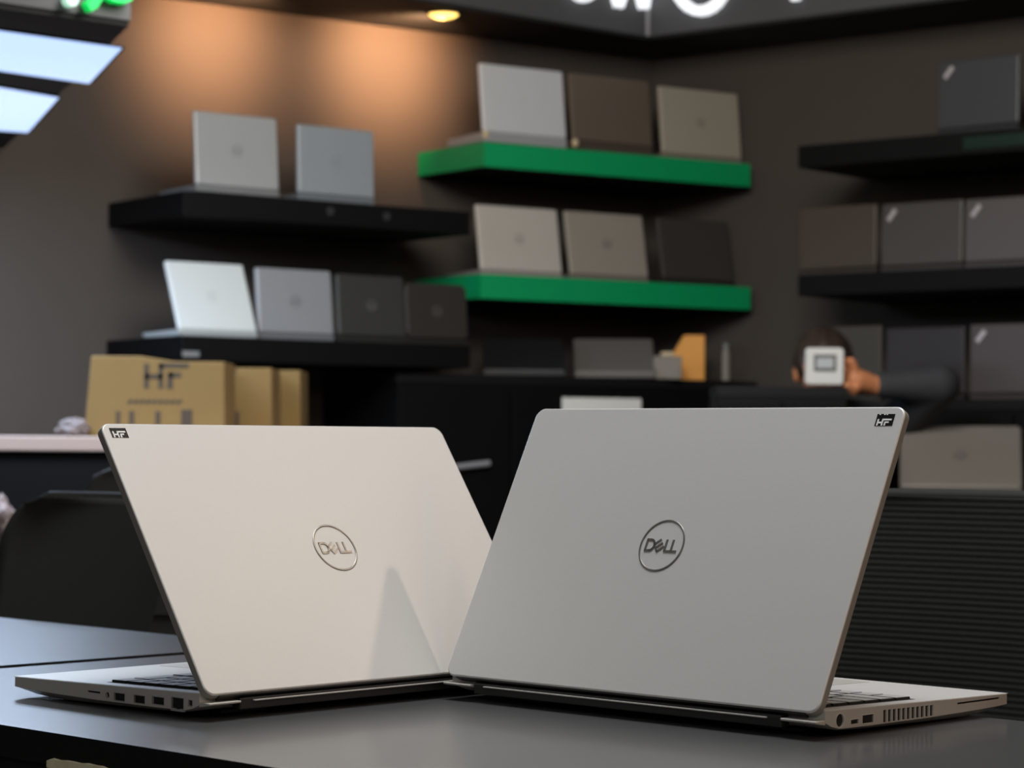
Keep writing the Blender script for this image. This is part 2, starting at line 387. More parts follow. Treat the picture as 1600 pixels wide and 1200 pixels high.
# chipped pale board on the front of the near desk
L_ = desk_a.location
mw = Matrix.Translation(L_) @ Matrix.Rotation(math.atan2(TD.y, TD.x), 4, 'Z')
p0 = mw.inverted() @ onplane(72, 1186, TN*(dn-0.001), TN); p1 = mw.inverted() @ onplane(172, 1201, TN*(dn-0.001), TN)
q = MB(); n = 9; top = []; bot = []
for k in range(n+1):
    f = k/n; p = p0.lerp(p1, f)
    top.append(Vector((p.x, p.y, p.z + 0.0004*math.sin(k*2.3) + (0.001 if 0 < k < n else -0.001)))); bot.append(Vector((p.x, p.y, p.z-0.006)))
q.prism(top + bot[::-1], (0, 0.010, 0)); q.build('chipped_edge', M_chip, desk_a, 0.0006)
desk_a.children[-1]['label'] = 'pale chipped board edge under the tabletop'

# ================================================================== room
LA = Vector((0.809, 0.588, 0)); LN = Vector((0.588, -0.809, 0))        # along the left wall (towards corner), into the room
RA = Vector((0.775, -0.632, 0)); RN = Vector((-0.632, -0.775, 0))
CO = Vector((0.469, 8.0485, 0))
def wall(nm, pts, z0, z1, m):
    q = MB(); q.prism([(p.x, p.y, z0) for p in pts], (0, 0, z1-z0)); return tag(q.build(nm, m), kind='structure')
wall('wall_left', [CO, CO-LA*7, CO-LA*7-LN*0.12, CO-LN*0.12+Vector((0, 0.15, 0))], FLOOR, CEIL, M_wall)
wall('wall_right', [CO, CO+Vector((0, 0.15, 0))-LN*0.0, CO+RA*7-RN*0.12, CO+RA*7], FLOOR, CEIL, M_wall)
fl = MB().box(-6, 6.5, -3.5, 9, FLOOR-0.05, FLOOR).build('floor', M_floor); tag(fl, kind='structure')
ce = MB().box(-6, 6.5, -3.5, 9, CEIL, CEIL+0.05).build('ceiling', M_ceil); tag(ce, kind='structure')
# soffit with sign fascia
SZ = 1.485
SP = onz(1012, 61.5, 1.485); SP.z = 0; SL = Vector((-0.743, -0.669, 0)); SR = Vector((0.768, -0.640, 0))
def proj_wall(p, o, a): return o + a*((p-o).dot(a))
pl = SP + SL*1.85; pr = SP + SR*2.6
plw = proj_wall(pl, CO, LA) + LN*0.002; prw = proj_wall(pr, CO, RA) + RN*0.002
cin = CO + Vector((0, -0.006, 0))
trim = wall('trim_1', [SP, pl, plw, cin, prw, pr], SZ+0.01, CEIL-0.002, M_fascia)
q = MB(); e = 0.003
q.prism([(p.x, p.y, SZ) for p in (SP+Vector((0, e, 0)), pl+Vector((0.003, e, 0)), plw, cin, prw, pr+Vector((-0.003, e, 0)))], (0, 0, 0.0098))
q.build('soffit_underside', M_dark, trim)
# corner joint of the fascia
MB().tube([SP+Vector((0, -0.004, SZ+0.012)), SP+Vector((0, -0.004, CEIL-0.02))], 0.006, 10).build('corner_bead', M_steel, trim)
# dropped bulkhead at the left with light panels
BZ = 1.003
bfr = onz(204, 40, BZ); bl0 = onz(0, 12, BZ); bbr = onz(6, 232, BZ)
bd = (bl0-bfr).normalized(); bfl = bfr + bd*1.6; bbl = bbr + bd*1.2
trim2 = wall('trim_2', [bfr, bfl, bbl, bbr], BZ+0.01, CEIL-0.002, M_fascia)
q = MB(); q.prism([(p.x, p.y, BZ) for p in (bfr+Vector((-0.004, 0.004, 0)), bfl, bbl, bbr)], (0, 0, 0.0098)); q.build('bulkhead_underside', M_dark, trim2)
def led(pts, label):
    P_ = [onz(px, py, BZ) for px, py in pts]
    dd = (P_[0]-P_[1]).normalized(); dd2 = (P_[3]-P_[2]).normalized()
    quad = [P_[1]+dd*1.0, P_[1], P_[2], P_[2]+dd2*1.0]
    c = sum(quad, Vector())/4
    root = empty('ceiling_light', (c.x, c.y, BZ)); tag(root, label, 'ceiling light', 'light panels under the left bulkhead')
    loc = [p-c for p in quad]
    q = MB(); q.prism([(p.x, p.y, -0.006) for p in loc], (0, 0, 0.0055)); q.build('diffuser', M_led, root, 0.004, 3)
    q = MB()
    for a, b in zip(loc, loc[1:]+loc[:1]):
        d = (b-a).normalized(); nn = Vector((-d.y, d.x, 0))*0.006
        if (a+nn).length < a.length: nn = -nn
        q.prism([(p.x, p.y, -0.004) for p in (a, b, b+nn, a+nn)], (0, 0, 0.0035))
    q.build('frame', M_dark, root)
led([(0, 45), (191, 72), (140, 127), (0, 107)], 'bright bluish light panel nearest the green sign, larger one at upper left')
led([(0, 134), (92, 150), (44, 204), (0, 201)], 'bright bluish light panel below and behind the larger panel at upper left')

# ---- sign letters
def letter_on(nm, px_pts, o, nrm, width_px, m, label, cat='sign letter', group=None, thick=0.02, closed=False):
    """stroke given in photo pixels, standing on a fascia plane as solid raised letters"""
    P_ = [onplane(px, py, o, nrm) for px, py in px_pts]
    w = width_px*P_[0].y/FPX
    q = MB(); up = Vector((0, 0, 1)); al = up.cross(nrm).normalized()
    c = sum(P_, Vector())/len(P_)
    for i, (a, b) in enumerate(zip(P_[:-1], P_[1:])):
        d = (b-a).normalized(); n2 = nrm.cross(d).normalized()*w/2; e = d*w*0.25
        q.prism([a-e+n2-c, a-e-n2-c, b+e-n2-c, b+e+n2-c], nrm*(thick+0.00015*i))
    ob = q.build(nm, m); ob.location = c + nrm*0.0005
    return tag(ob, label, cat, group)
ln = Vector((0.669, -0.743, 0)); rn = Vector((-0.640, -0.768, 0))
def ell(cx, cy, rx, ry, a0=0, a1=360, n=28): return [(cx+rx*math.cos(rad(a0+(a1-a0)*k/n)), cy+ry*math.sin(rad(a0+(a1-a0)*k/n))) for k in range(n+1)]
GW = 'white letters on the dark fascia'
letter_on('sign_letter', ell(908, -54, 26, 50), SP, ln, 15, M_white, 'white sign letter left of the heavy pointed letter on the fascia, only its base showing', group=GW)
letter_on('sign_letter', [(940, -78), (963, 5), (984, -58), (1002, 8), (1013, -70)], SP, ln, 19, M_white, 'heavy white pointed sign letter beside the fascia corner', group=GW)
letter_on('sign_letter', ell(1098, -40, 42, 58), SP, rn, 15, M_white, 'round white sign letter right of the fascia corner', group=GW)
letter_on('sign_letter', [(1246, -110), (1246, -2)], SP, rn, 13, M_white, 'straight white sign letter furthest right on the fascia', group=GW)
bo_, bn = bfr, Vector((-bd.y, bd.x, 0))
if bn.y > 0: bn = -bn
letter_on('sign_letter', [(133, 11), (139, 7), (147, -6), (158, -11), (172, -3), (184, -1), (193, -4)], bo_, bn, 16, M_signg, 'bright green curved sign letter at the end of the left bulkhead', group='green sign on the bulkhead')
letter_on('sign_letter', ell(105, 1, 4, 5, 0, 360, 14), bo_, bn, 11, M_signw, 'pale mint round dot of the sign left of the green letter', group='green sign on the bulkhead')

# ---- spotlight in soffit (and its twin off the frame)
def spot(x, y, tx, ty, tz, label, energy):
    root = empty('spotlight', (x, y, SZ)); tag(root, label, 'spotlight', 'warm spotlights in the soffit')
    q = MB(); T = 32
    q.loft([[(r*math.cos(2*math.pi*k/T), r*math.sin(2*math.pi*k/T), z) for k in range(T)] for r, z in ((0.050, -0.0005), (0.058, -0.004), (0.046, -0.010), (0.043, -0.004))], cap=False)
    q.build('trim_ring', M_dark, root, smooth=True)
    MB().ball((0, 0, -0.006), (0.045, 0.045, 0.016), 24).build('lamp_face', M_bulb, root, smooth=True)
    l = bpy.data.lights.new('spot_beam', 'SPOT'); l.energy = energy; l.color = (1.0, 0.53, 0.27); l.spot_size = rad(108); l.spot_blend = 1.0; l.shadow_soft_size = 0.03
    o = bpy.data.objects.new('spot_beam', l); C.objects.link(o); o.location = (x, y, SZ-0.035)
    o.rotation_euler = (Vector((tx, ty, tz))-Vector((x, y, SZ-0.035))).to_track_quat('-Z', 'Y').to_euler()
sp = onz(693, 18, SZ)
d1 = (sp-CO).dot(LN)
def wall_foot(p): return p - LN*((p-CO).dot(LN))
f1 = wall_foot(sp)
spot(sp.x, sp.y, f1.x-LN.x*0.1, f1.y-LN.y*0.1, SZ-0.11, 'round glowing warm spotlight in the dark soffit above the shelves', 62)
g2 = CO - LA*1.70
spot(g2.x+LN.x*d1, g2.y+LN.y*d1, g2.x-LN.x*0.1, g2.y-LN.y*0.1, SZ-0.11, 'warm spotlight further left in the soffit, out of the frame', 52)

# ================================================================== shelves
def shelf(nm, fl_px, Y, zpx, yaw, right_px, th, label, back_o, back_a, back_n, green=False, right_wall=False, group=None, zover=None):
    """horizontal board from its front-left corner; its back follows the wall"""
    f0 = at(fl_px[0], fl_px[1], Y); z = f0.z
    a = Vector((math.cos(yaw), math.sin(yaw), 0))
    k = (right_px-800)/FPX
    s = (k*f0.y-f0.x)/(a.x-k*a.y)
    f1 = f0 + a*s
    g = 0.003
    def back(p): return proj_wall(Vector((p.x, p.y, 0)), back_o, back_a) + back_n*g
    b0, b1 = back(f0), back(f1)
    root = empty(nm, (f0.x, f0.y, z-th)); tag(root, label, 'shelf', group)
    O = Vector((f0.x, f0.y, 0))
    f0, f1 = Vector((f0.x, f0.y, 0))-O, Vector((f1.x, f1.y, 0))-O; b0, b1 = b0-O, b1-O
    if b1.dot(back_a)+O.dot(back_a) > CO.dot(back_a)-0.01 and not right_wall:
        # board runs into the corner
        c = CO + Vector((0, -0.012, 0)) - O
        r1 = proj_wall(f1+O, CO, RA) + RN*g - O
        poly = [f0, f1, c, b0]
    else: poly = [f0, f1, b1, b0]
    q = MB(); t = 0.012 if green else 0.0
    q.prism([(p.x, p.y, 0.001 if green else 0) for p in poly], (0, 0, th-(0.002 if green else 0)))
    q.build('board', M_shelf, root, 0.0 if green else 0.002)
    if green:
        n = Vector((a.y, -a.x, 0))
        d = (b0-f0).normalized(); m2 = Vector((-d.y, d.x, 0))
        if m2.dot(a) > 0: m2 = -m2
        MB().prism([(p.x, p.y, 0) for p in (f0+m2*0.004+n*0.004, f1+n*0.004, f1+n*0.0002, f0+n*0.0002+m2*0.004)], (0, 0, th)).build('front_panel', M_green, root)
        MB().prism([(p.x, p.y, 0) for p in (f0+m2*0.004, b0+m2*0.004, b0+m2*0.0002, f0+m2*0.0002)], (0, 0, th)).build('end_panel', M_green, root)
    return root, Vector((O.x, O.y, z)), a
GS = 'green-fronted wall shelves'; BS = 'black wall shelves at left'; RS = 'black wall shelves at right'
shG = shelf('wall_shelf', (757, 222), 7.2, 0, rad(32), 1170, 0.074, 'upper green-fronted shelf between the two walls', CO, LA, LN, True, group=GS)
shg = shelf('wall_shelf', (752, 428), 7.2, 0, rad(32), 1171, 0.074, 'lower green-fronted shelf between the two walls', CO, LA, LN, True, group=GS)
def lshelf(px0, y0, label):
    f1 = at(735, y0, 7.05); a = Vector((math.cos(rad(36)), math.sin(rad(36)), 0))
    k = (px0-800)/FPX; s = (k*f1.y-f1.x)/(a.x-k*a.y); f0 = f1 + a*s
    v = Vector((f0.x, f0.y, f1.z)); d = v - Vector((0, 0, CAMH))
    root = empty('wall_shelf', (f0.x, f0.y, f1.z-0.068)); tag(root, label, 'shelf', BS)
    A, B = Vector((0, 0, 0)), (f1-f0); B.z = 0
    O = Vector((f0.x, f0.y, 0))
    w0 = proj_wall(O, CO, LA)+LN*0.003-O; w1 = proj_wall(O+B, CO, LA)+LN*0.003-O
    MB().prism([(p.x, p.y, 0) for p in (A, B, w1, w0)], (0, 0, 0.068)).build('board', M_shelf, root, 0.002)
    n = Vector((a.y, -a.x, 0))
    return root, O, a, n, f1.z
shU = lshelf(284, 331, 'upper black shelf at left carrying two silver laptops')
shL = lshelf(284, 540, 'lower black shelf at left carrying four laptops')
def dot_on(sh, px, py, r, nm, label, m=M_tag, flat=False):
    root, O, a, n, z = sh
    P_ = onplane(px, py, O+n*0.001, n) - root.location
    q = MB()
    if flat: q.prism([P_+a*(-r*2)+Vector((0, 0, -r*0.6)), P_+a*(r*2)+Vector((0, 0, -r*0.6)), P_+a*(r*2)+Vector((0, 0, r*0.6)), P_+a*(-r*2)+Vector((0, 0, r*0.6))], n*0.001)
    else: q.prism([P_+a*(r*math.cos(2*math.pi*k/16))+Vector((0, 0, r*math.sin(2*math.pi*k/16))) for k in range(16)], n*0.001)
    o = q.build(nm, m, root); o['label'] = label
M_dimtag = mat('tag_dark', (0.025, 0.026, 0.027), 0.5, 0, 0.05, 60)
dot_on(shU, 516, 330, 0.012, 'price_dot', 'round dark grey dot on shelf front', M_dimtag); dot_on(shU, 604, 338, 0.012, 'price_dot', 'round dark grey dot on shelf front', M_dimtag)
dot_on(shL, 298, 553, 0.013, 'price_label', 'small grey label on shelf front', M_tag, True)
shR = shelf('wall_shelf', (1247, 228), 7.1, 0, rad(-39), 2050, 0.066, 'upper black shelf on the right wall', CO, RA, RN, right_wall=True, group=RS)
shr = shelf('wall_shelf', (1247, 430), 7.1, 0, rad(-39), 2050, 0.062, 'lower black shelf on the right wall', CO, RA, RN, right_wall=True, group=RS)
# dark green strip on the front of the upper right shelf
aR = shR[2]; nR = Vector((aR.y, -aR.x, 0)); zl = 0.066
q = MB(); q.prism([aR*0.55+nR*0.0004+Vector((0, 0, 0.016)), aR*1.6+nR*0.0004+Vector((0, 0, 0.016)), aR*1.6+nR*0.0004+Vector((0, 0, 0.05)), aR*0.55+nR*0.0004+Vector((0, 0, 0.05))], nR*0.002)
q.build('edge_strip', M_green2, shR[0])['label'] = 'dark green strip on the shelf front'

# ---- black cabinets under the shelves
def cabinet(nm, poly, z1, label, cat='cabinet', handle=None, doors=0):
    O = sum(poly, Vector())/len(poly)
    root = empty(nm, (O.x, O.y, FLOOR)); tag(root, label, cat)
    L = [Vector((p.x-O.x, p.y-O.y, 0)) for p in poly]
    h = z1-FLOOR
    MB().prism([(p.x, p.y, 0) for p in L], (0, 0, h-0.028)).build('carcass', M_shelf, root, 0.002)
    c = sum(L, Vector())/len(L)
    MB().prism([(c.x+(p.x-c.x)*1.004, c.y+(p.y-c.y)*1.004, h-0.0275) for p in L], (0, 0, 0.0275)).build('top', M_ctop, root, 0.002)
    if doors:
        a = (L[1]-L[0]); n = Vector((a.y, -a.x, 0)).normalized()
        for k in range(doors):
            p0, p1 = L[0]+a*((k+0.02)/doors), L[0]+a*((k+0.98)/doors)
            MB().prism([(p.x, p.y, 0.08) for p in (p0+n*0.014, p1+n*0.014, p1+n*0.001, p0+n*0.001)], (0, 0, h-0.12)).build('door', M_shelf, root, 0.002)
    return root, O
M_ctop = mat('cabinet_top_black', (0.007, 0.007, 0.0075), 0.6, 0, 0.1, 40, spec=0.2)
c0 = at(622, 582, 6.95); cz = 0.393; ca_ = Vector((math.cos(rad(33)), math.sin(rad(33)), 0))
k = (1114-800)/FPX; s = (k*c0.y-c0.x)/(ca_.x-k*ca_.y); c1 = c0 + ca_*s
c0.z = c1.z = 0
w0 = proj_wall(c0, CO, LA)+LN*0.004; wr = proj_wall(c1, CO, RA)+RN*0.004
cab, cO = cabinet('display_cabinet', [c0, c1, wr, CO+Vector((0, -0.014, 0)), w0], cz, 'long black cabinet below the green shelves', doors=3)
cn = Vector((ca_.y, -ca_.x, 0))
hp = [onplane(px, py, c0+cn*0.03, cn) for px, py in ((690, 733), (764, 724))]
q = MB(); q.tube([hp[0]-cab.location, hp[1]-cab.location], 0.009, 12)
for f in (0.1, 0.9):
    p = hp[0].lerp(hp[1], f)-cab.location; q.tube([p, p-cn*0.018], 0.006, 8)
q.build('handle', M_steel, cab)['label'] = 'grey metal bar handle'
sA = Vector((math.cos(rad(-39)), math.sin(rad(-39)), 0))
s0_ = at(1330, 627, 6.95); s1_ = s0_ + sA*1.6; sz_ = s0_.z; s0_.z = s1_.z = 0
scab, sO = cabinet('display_cabinet', [s0_, s1_, proj_wall(s1_, CO, RA)+RN*0.004, proj_wall(s0_, CO, RA)+RN*0.004], sz_, 'black cabinet below the right wall shelves, behind the person', doors=3)

# counter the person sits behind
k0, k1 = at(1120, 603, 6.12), at(1322, 603, 6.12)
kz = k0.z
cnt, kO = cabinet('sales_counter', [Vector((k0.x, 6.10, 0)), Vector((k1.x, 6.10, 0)), Vector((k1.x, 6.34, 0)), Vector((k0.x, 6.34, 0))], kz, 'dark sales counter in front of the seated person', 'counter', doors=2)

# desk with the silver laptop at right
d0 = at(1385, 773, 6.2); dz = 0.064
cabd, dO = cabinet('side_desk', [Vector((1.01, 6.20, 0)), Vector((1.70, 6.16, 0)), Vector((1.70, 6.34, 0)), Vector((1.36, 6.61, 0)), Vector((1.01, 6.61, 0))], dz, 'low black side desk carrying the grey silver laptop at right', 'desk')

# white sheet on the front of the long cabinet
pz = [onplane(px, py, c0+cn*0.016, cn) for px, py in ((878, 621), (1001, 623))]
pc = (pz[0]+pz[1])/2
q = MB(); h_ = 0.18
q.prism([pz[0]-pc, pz[1]-pc, pz[1]-pc-Vector((0, 0, h_)), pz[0]-pc-Vector((0, 0, h_))], cn*0.004)
tag(q.build('notice_board', M_paper, bevel=0.001), 'blank white board fixed to the black cabinet front behind the right laptop', 'notice').location = pc

# ================================================================== laptops on the shelves
LAPMATS = {}
def shelf_laptop(x, y, z, yaw, tilt, W, H, col, label, group, logo='ring', logocol=None, rough=0.45, metal=0.2, rcorner=0.008, cap=None, lift=0.02, D=0.205):
    root = empty('laptop', (x, y, z), yaw); tag(root, label, 'laptop', group)
    cl = lin(col); key = 'casing_%d_%d_%d' % col
    m = mat(key, cl, rough, metal, 0.03, 60)
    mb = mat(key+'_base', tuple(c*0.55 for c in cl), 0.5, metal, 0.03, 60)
    hw = W/2
    q = MB(); rings = []
    for yy, zt, zb in ((0.001, lift-0.003, 0.003), (0.006, lift-0.001, 0.001), (0.03, lift-0.001, 0.0), (D-0.03, lift-0.005, 0.0), (D-0.006, lift-0.006, 0.002), (D, lift-0.008, 0.007)):
        rings.append([(-hw, yy, zt), (-hw, yy, zb+0.002), (-hw+0.005, yy, zb), (hw-0.005, yy, zb), (hw, yy, zb+0.002), (hw, yy, zt)])
    q.loft(rings).build('base', mb, root, 0.0015)
    MB().prism([(-hw*0.9, 0.035, lift-0.0025), (hw*0.9, 0.035, lift-0.0025), (hw*0.9, D*0.6, lift-0.0047), (-hw*0.9, D*0.6, lift-0.0047)], (0, 0, 0.003)).build('keyboard', M_keybed, root)
    ML = Matrix.Translation((0, 0, lift)) @ Matrix.Rotation(-tilt, 4, 'X')
    T = 0.011
    def ins(d): return rrect(W-2*d, H-2*d, max(rcorner-d, 0.001), 6, -hw+d, d)
    q = MB(); lid = q.loft([[(a, yy, b) for a, b in ins(d)] for d, yy in ((0.006, 0.0), (0.0025, 0.0012), (0.0006, 0.004), (0.0, 0.006), (0.0, T-0.001), (0.001, T))]).build('lid', m, root, M=ML)
    MB().prism([(a, T, b) for a, b in rrect(W-0.012, H-0.012, 0.004, 4, -hw+0.006, 0.006)], (0, 0.0005, 0)).build('screen', M_glass, lid)
    if logo == 'ring':
        lm = mat('mark_%d_%d_%d' % (logocol or (90, 92, 94)), lin(logocol or (90, 92, 94)), 0.35, 0.3, 0.05, 60)
        q = MB(); n = 28; zc = H*0.5
        q.loft([[(r*math.cos(2*math.pi*k/n), yy, zc+r*math.sin(2*math.pi*k/n)) for k in range(n)] for r, yy in ((0.0165, 0.001), (0.0165, -0.0006), (0.0142, -0.0006), (0.0142, 0.001))], cap=False)
        for sx in (-0.0085, -0.001, 0.0065): stroke(q, [(sx, zc+0.004), (sx, zc-0.004), (sx+0.004, zc-0.004)], 0.0024, -0.0006, 0.001)
        q.build('logo', lm, lid)
    elif logo == 'pill':
        lm = mat('mark_pale', lin((190, 182, 182)), 0.35, 0.2, 0.05, 60)
        q = MB(); cx, cz = -hw+0.036, H-0.034
        stroke(q, [(cx-0.010, cz-0.012), (cx+0.010, cz+0.012)], 0.014, -0.0008, 0.001)
        q.build('logo', lm, lid, 0.003)
    if cap:
        for px in (-hw+0.008,):
            MB().ball((px, 0.001, lift*0.5+0.006), (0.011, 0.009, 0.013), 14).build('hinge_cap', M_beige, root, smooth=True)
    return root
gU, gL, gG, gg, gR, gr, gS = ('laptops on the upper black shelf at left', 'laptops on the lower black shelf at left', 'laptops on the upper green shelf', 'laptops on the lower green shelf', 'laptops on the upper right shelf', 'laptops on the lower right shelf', 'laptops on the right cabinet')
SL_ = [
 ((-0.761,6.597,0.874,0.664,0.084,0.269,0.206), (164, 167, 168), 'light silver laptop, left one of two on the upper black shelf', gU, dict(logocol=(125, 127, 128))),
 ((-0.503,6.802,0.874,0.661,0.035,0.262,0.196), (150, 158, 164), 'blue-grey laptop, right one of two on the upper black shelf', gU, dict(logocol=(140, 148, 153))),
 ((-0.811,6.595,0.478,0.664,0.400,0.251,0.210), (206, 212, 210), 'white laptop with tilted lid on the lower black shelf', gL, dict(logocol=(212, 214, 214), rough=0.4, metal=0.0)),
 ((-0.611,6.776,0.478,0.659,0.111,0.253,0.186), (150, 153, 157), 'mid-grey laptop between the white and dark laptops on the lower black shelf', gL, dict(logocol=(105, 108, 110))),
 ((-0.405,6.934,0.478,0.667,0.095,0.238,0.180), (62, 62, 60), 'dark charcoal laptop right beside the mid-grey one on the lower black shelf', gL, dict(logocol=(120, 120, 118))),
 ((-0.219,7.082,0.478,0.663,0.087,0.226,0.166), (57, 54, 49), 'dark laptop with rounded corner at the right end of the lower black shelf', gL, dict(logocol=(110, 108, 104), rcorner=0.022)),
 ((0.037,7.277,1.100,0.588,0.118,0.308,0.213), (210, 211, 212), 'bright silver laptop at left on the upper green shelf', gG, dict(logocol=(205, 206, 206), cap=1, lift=0.032)),
 ((0.314,7.469,1.100,0.590,0.108,0.311,0.213), (104, 92, 80), 'brown-grey laptop in the middle of the upper green shelf', gG, dict(logocol=(112, 104, 98), cap=1, lift=0.032)),
 ((0.612,7.685,1.100,0.577,0.110,0.322,0.219), (172, 164, 148), 'beige-silver laptop at right on the upper green shelf', gG, dict(D=0.10, logocol=(120, 115, 105))),
 ((0.030,7.360,0.701,0.587,0.169,0.303,0.205), (200, 194, 185), 'pale silver laptop at left on the lower green shelf', gg, dict(logocol=(130, 126, 120))),
 ((0.309,7.534,0.701,0.588,0.186,0.304,0.205), (163, 155, 144), 'taupe silver laptop in the middle of the lower green shelf', gg, dict(logocol=(98, 94, 86))),
 ((0.604,7.708,0.701,0.591,0.184,0.292,0.202), (66, 62, 58), 'dark laptop at right on the lower green shelf', gg, dict(D=0.10, logocol=(70, 66, 62))),
 ((0.037, 7.251, 0.393, 0.024, 1.079, 0.250, 0.224), (34, 34, 35), 'black laptop half closed at the left on the long cabinet', 'laptops on the long black cabinet', dict(logo=None)),
 ((0.321, 7.429, 0.393, -0.002, 1.038, 0.253, 0.224), (116, 112, 107), 'grey laptop half closed beside the grey carton on the long cabinet', 'laptops on the long black cabinet', dict(logo=None)),
 ((1.321,6.785,1.082,-0.710,0.025,0.263,0.198), (66, 67, 69), 'dark grey laptop on the upper right shelf', None, dict(logo='pill')),
 ((0.966,7.106,0.696,-0.710,0.011,0.272,0.189), (76, 66, 57), 'brownish black laptop at the left end of the lower right shelf', gr, dict(logo=None)),
 ((1.185,6.924,0.696,-0.711,0.023,0.272,0.185), (78, 72, 68), 'black laptop with pale corner mark, second from left on the lower right shelf', gr, dict(logo='pill')),
 ((1.395,6.742,0.696,-0.710,0.025,0.270,0.182), (92, 86, 84), 'black laptop with pale corner mark at the right frame edge on the lower right shelf', gr, dict(logo='pill')),
 ((0.994,7.014,0.319,-0.715,0.0,0.212,0.203), (68, 63, 54), 'olive black laptop behind the raised hand on the right cabinet', gS, dict(logo=None)),
 ((1.187,6.869,0.319,-0.712,0.0,0.262,0.194), (50, 45, 45), 'plain black laptop behind the sleeve on the right cabinet', gS, dict(logo=None)),
 ((1.394,6.687,0.319,-0.714,0.0,0.255,0.197), (80, 73, 71), 'black laptop with pale corner mark on the right cabinet', gS, dict(logo='pill')),
 ((1.198, 6.367, 0.064, -0.181, 0.751, 0.324, 0.226), (122, 116, 108), 'grey silver laptop leaning back on the low side desk at right', None, dict(logocol=(85, 82, 80), rcorner=0.012)),
]
for args, col, label, grp, kw in SL_:
    shelf_laptop(*args, col, label, grp, **kw)

# small things on the long cabinet
def flat_box(nm, px0, px1, pyt, pyb, Y, dep, m, label, cat, yaw=0.0, bevel=0.003, zbase=None, slant=0.0):
    a, b = at(px0, pyb, Y), at(px1, pyb, Y); h = (pyb-pyt)*Y/FPX; w = (b-a).length
    z = a.z if zbase is None else zbase
    q = MB()
    if slant: q.prism([(-w/2, 0, 0), (w/2, 0, 0), (w/2, 0, h), (-w/2+w*slant, 0, h), (-w/2, 0, h*0.45)], (0, dep, 0))
    else: q.box(-w/2, w/2, 0, dep, 0, h)
    o = q.build(nm, m, bevel=bevel); o.location = ((a.x+b.x)/2, Y, z); o.rotation_euler = (0, 0, yaw)
    return tag(o, label, cat)
flat_box('file_box', 1046, 1101, 516, 587, 7.62, 0.10, M_orange, 'orange card file box with sloping top on the long cabinet', 'file box', zbase=cz+0.0005, slant=0.42)
ct = empty('carton', (0.48, 7.44, cz)); tag(ct, 'small grey carton with pale cap on the cabinet by the orange box', 'carton')
a_, b_ = at(1021, 585, 7.46), at(1065, 585, 7.46); ct.location = ((a_.x+b_.x)/2, 7.46, cz); w_ = (b_.x-a_.x)/2
MB().box(-w_, w_, 0, 0.09, 0, 0.072).build('body', M_carton, ct, 0.004)
MB().box(-w_*0.45, w_*0.5, 0.01, 0.07, 0.072, 0.086).build('cap', M_beige, ct, 0.005)
bt = empty('slim_bottle', at(1134, 585, 7.58)); bt.location.z = cz; tag(bt, 'slim grey upright bottle at the right end of the long cabinet', 'bottle')
MB().tube([(0, 0, 0), (0, 0, 0.085), (0, 0, 0.098)], [0.0125, 0.0125, 0.008], 20).build('body', M_carton, bt)
MB().tube([(0, 0, 0.098), (0, 0, 0.118)], 0.009, 16).build('cap', M_tag, bt)

# ================================================================== counter and cartons at left
pc0 = at(0, 703, 5.45); zt = at(0, 681, 5.45).z
bar = empty('pale_counter', (-1.35, 5.75, FLOOR)); tag(bar, 'black counter with a pale edged top under the cardboard cartons', 'counter')
hz = zt-FLOOR
MB().box(-0.75, 0.95, -0.30, 0.34, hz-0.034, hz).build('top', M_pale, bar, 0.003)
MB().box(-0.74, 0.94, -0.28, 0.33, 0, hz-0.0345).build('carcass', M_shelf, bar, 0.002)
def carton(px0, px1, pyt, Y, label, bulge=0.0):
    a, b = at(px0, 600, Y), at(px1, 600, Y); w = b.x-a.x; h = at(px0, pyt, Y).z - zt; d = 0.22
    root = empty('cardboard_carton', ((a.x+b.x)/2, Y, zt), rad(0)); tag(root, label, 'carton', 'cardboard cartons on the pale counter')
    q = MB(); n = 8
    front = [(-w/2-0.012, 0, 0), (w/2, 0, 0), (w/2-0.003, 0, h-0.012)]
    topl = [(w/2-0.003 + (-w+0.006)*k/n, 0, h-0.012 + 0.012*min(1, max(0, (k-3)/2.0)) ) for k in range(1, n+1)]
    q.prism(front+topl, (0, d, 0)); q.build('body', M_card, root, 0.003)
    MB().box(-w/2+0.01, w/2-0.01, d*0.42, d*0.60, h-0.014, h-0.0115).build('tape', M_tape, root)
    q = MB(); sx = w/0.32
    def S(pts, wd): stroke(q, [(x_*sx, z_) for x_, z_ in pts], wd, -0.0008, 0.0005)
    zz = h*0.62
    S([(-0.026, zz), (-0.026, zz+0.050)], 0.012); S([(0.008, zz), (0.008, zz+0.050)], 0.012); S([(-0.026, zz+0.024), (0.008, zz+0.024)], 0.012)
    S([(0.008, zz+0.050), (0.070, zz+0.050)], 0.012); S([(0.030, zz), (0.030, zz+0.030)], 0.014); S([(0.030, zz+0.028), (0.052, zz+0.028)], 0.012)
    q.build('lettering', M_print, root); q = MB()
    for i in range(9): S([(-0.068+0.0145*i, h*0.42), (-0.060+0.0145*i, h*0.42+0.006)], 0.007)
    q.build('text_line', M_print, root); q = MB()
    q.bm.free()
    for x_, w2 in ((-0.092, 0.010), (-0.060, 0.012), (0.002, 0.012), (0.070, 0.026)):
        q = MB(); S([(x_, h*0.17), (x_, h*0.17+0.024)], w2); q.build('handling_mark', M_print, root)
carton(140, 352, 556, 5.58, 'frontmost cardboard carton with printed HF letters at the left')
carton(214, 426, 566, 5.84, 'middle cardboard carton of the row, partly behind the front one')
carton(262, 471, 570, 6.085, 'rearmost cardboard carton, at the right end of the row')
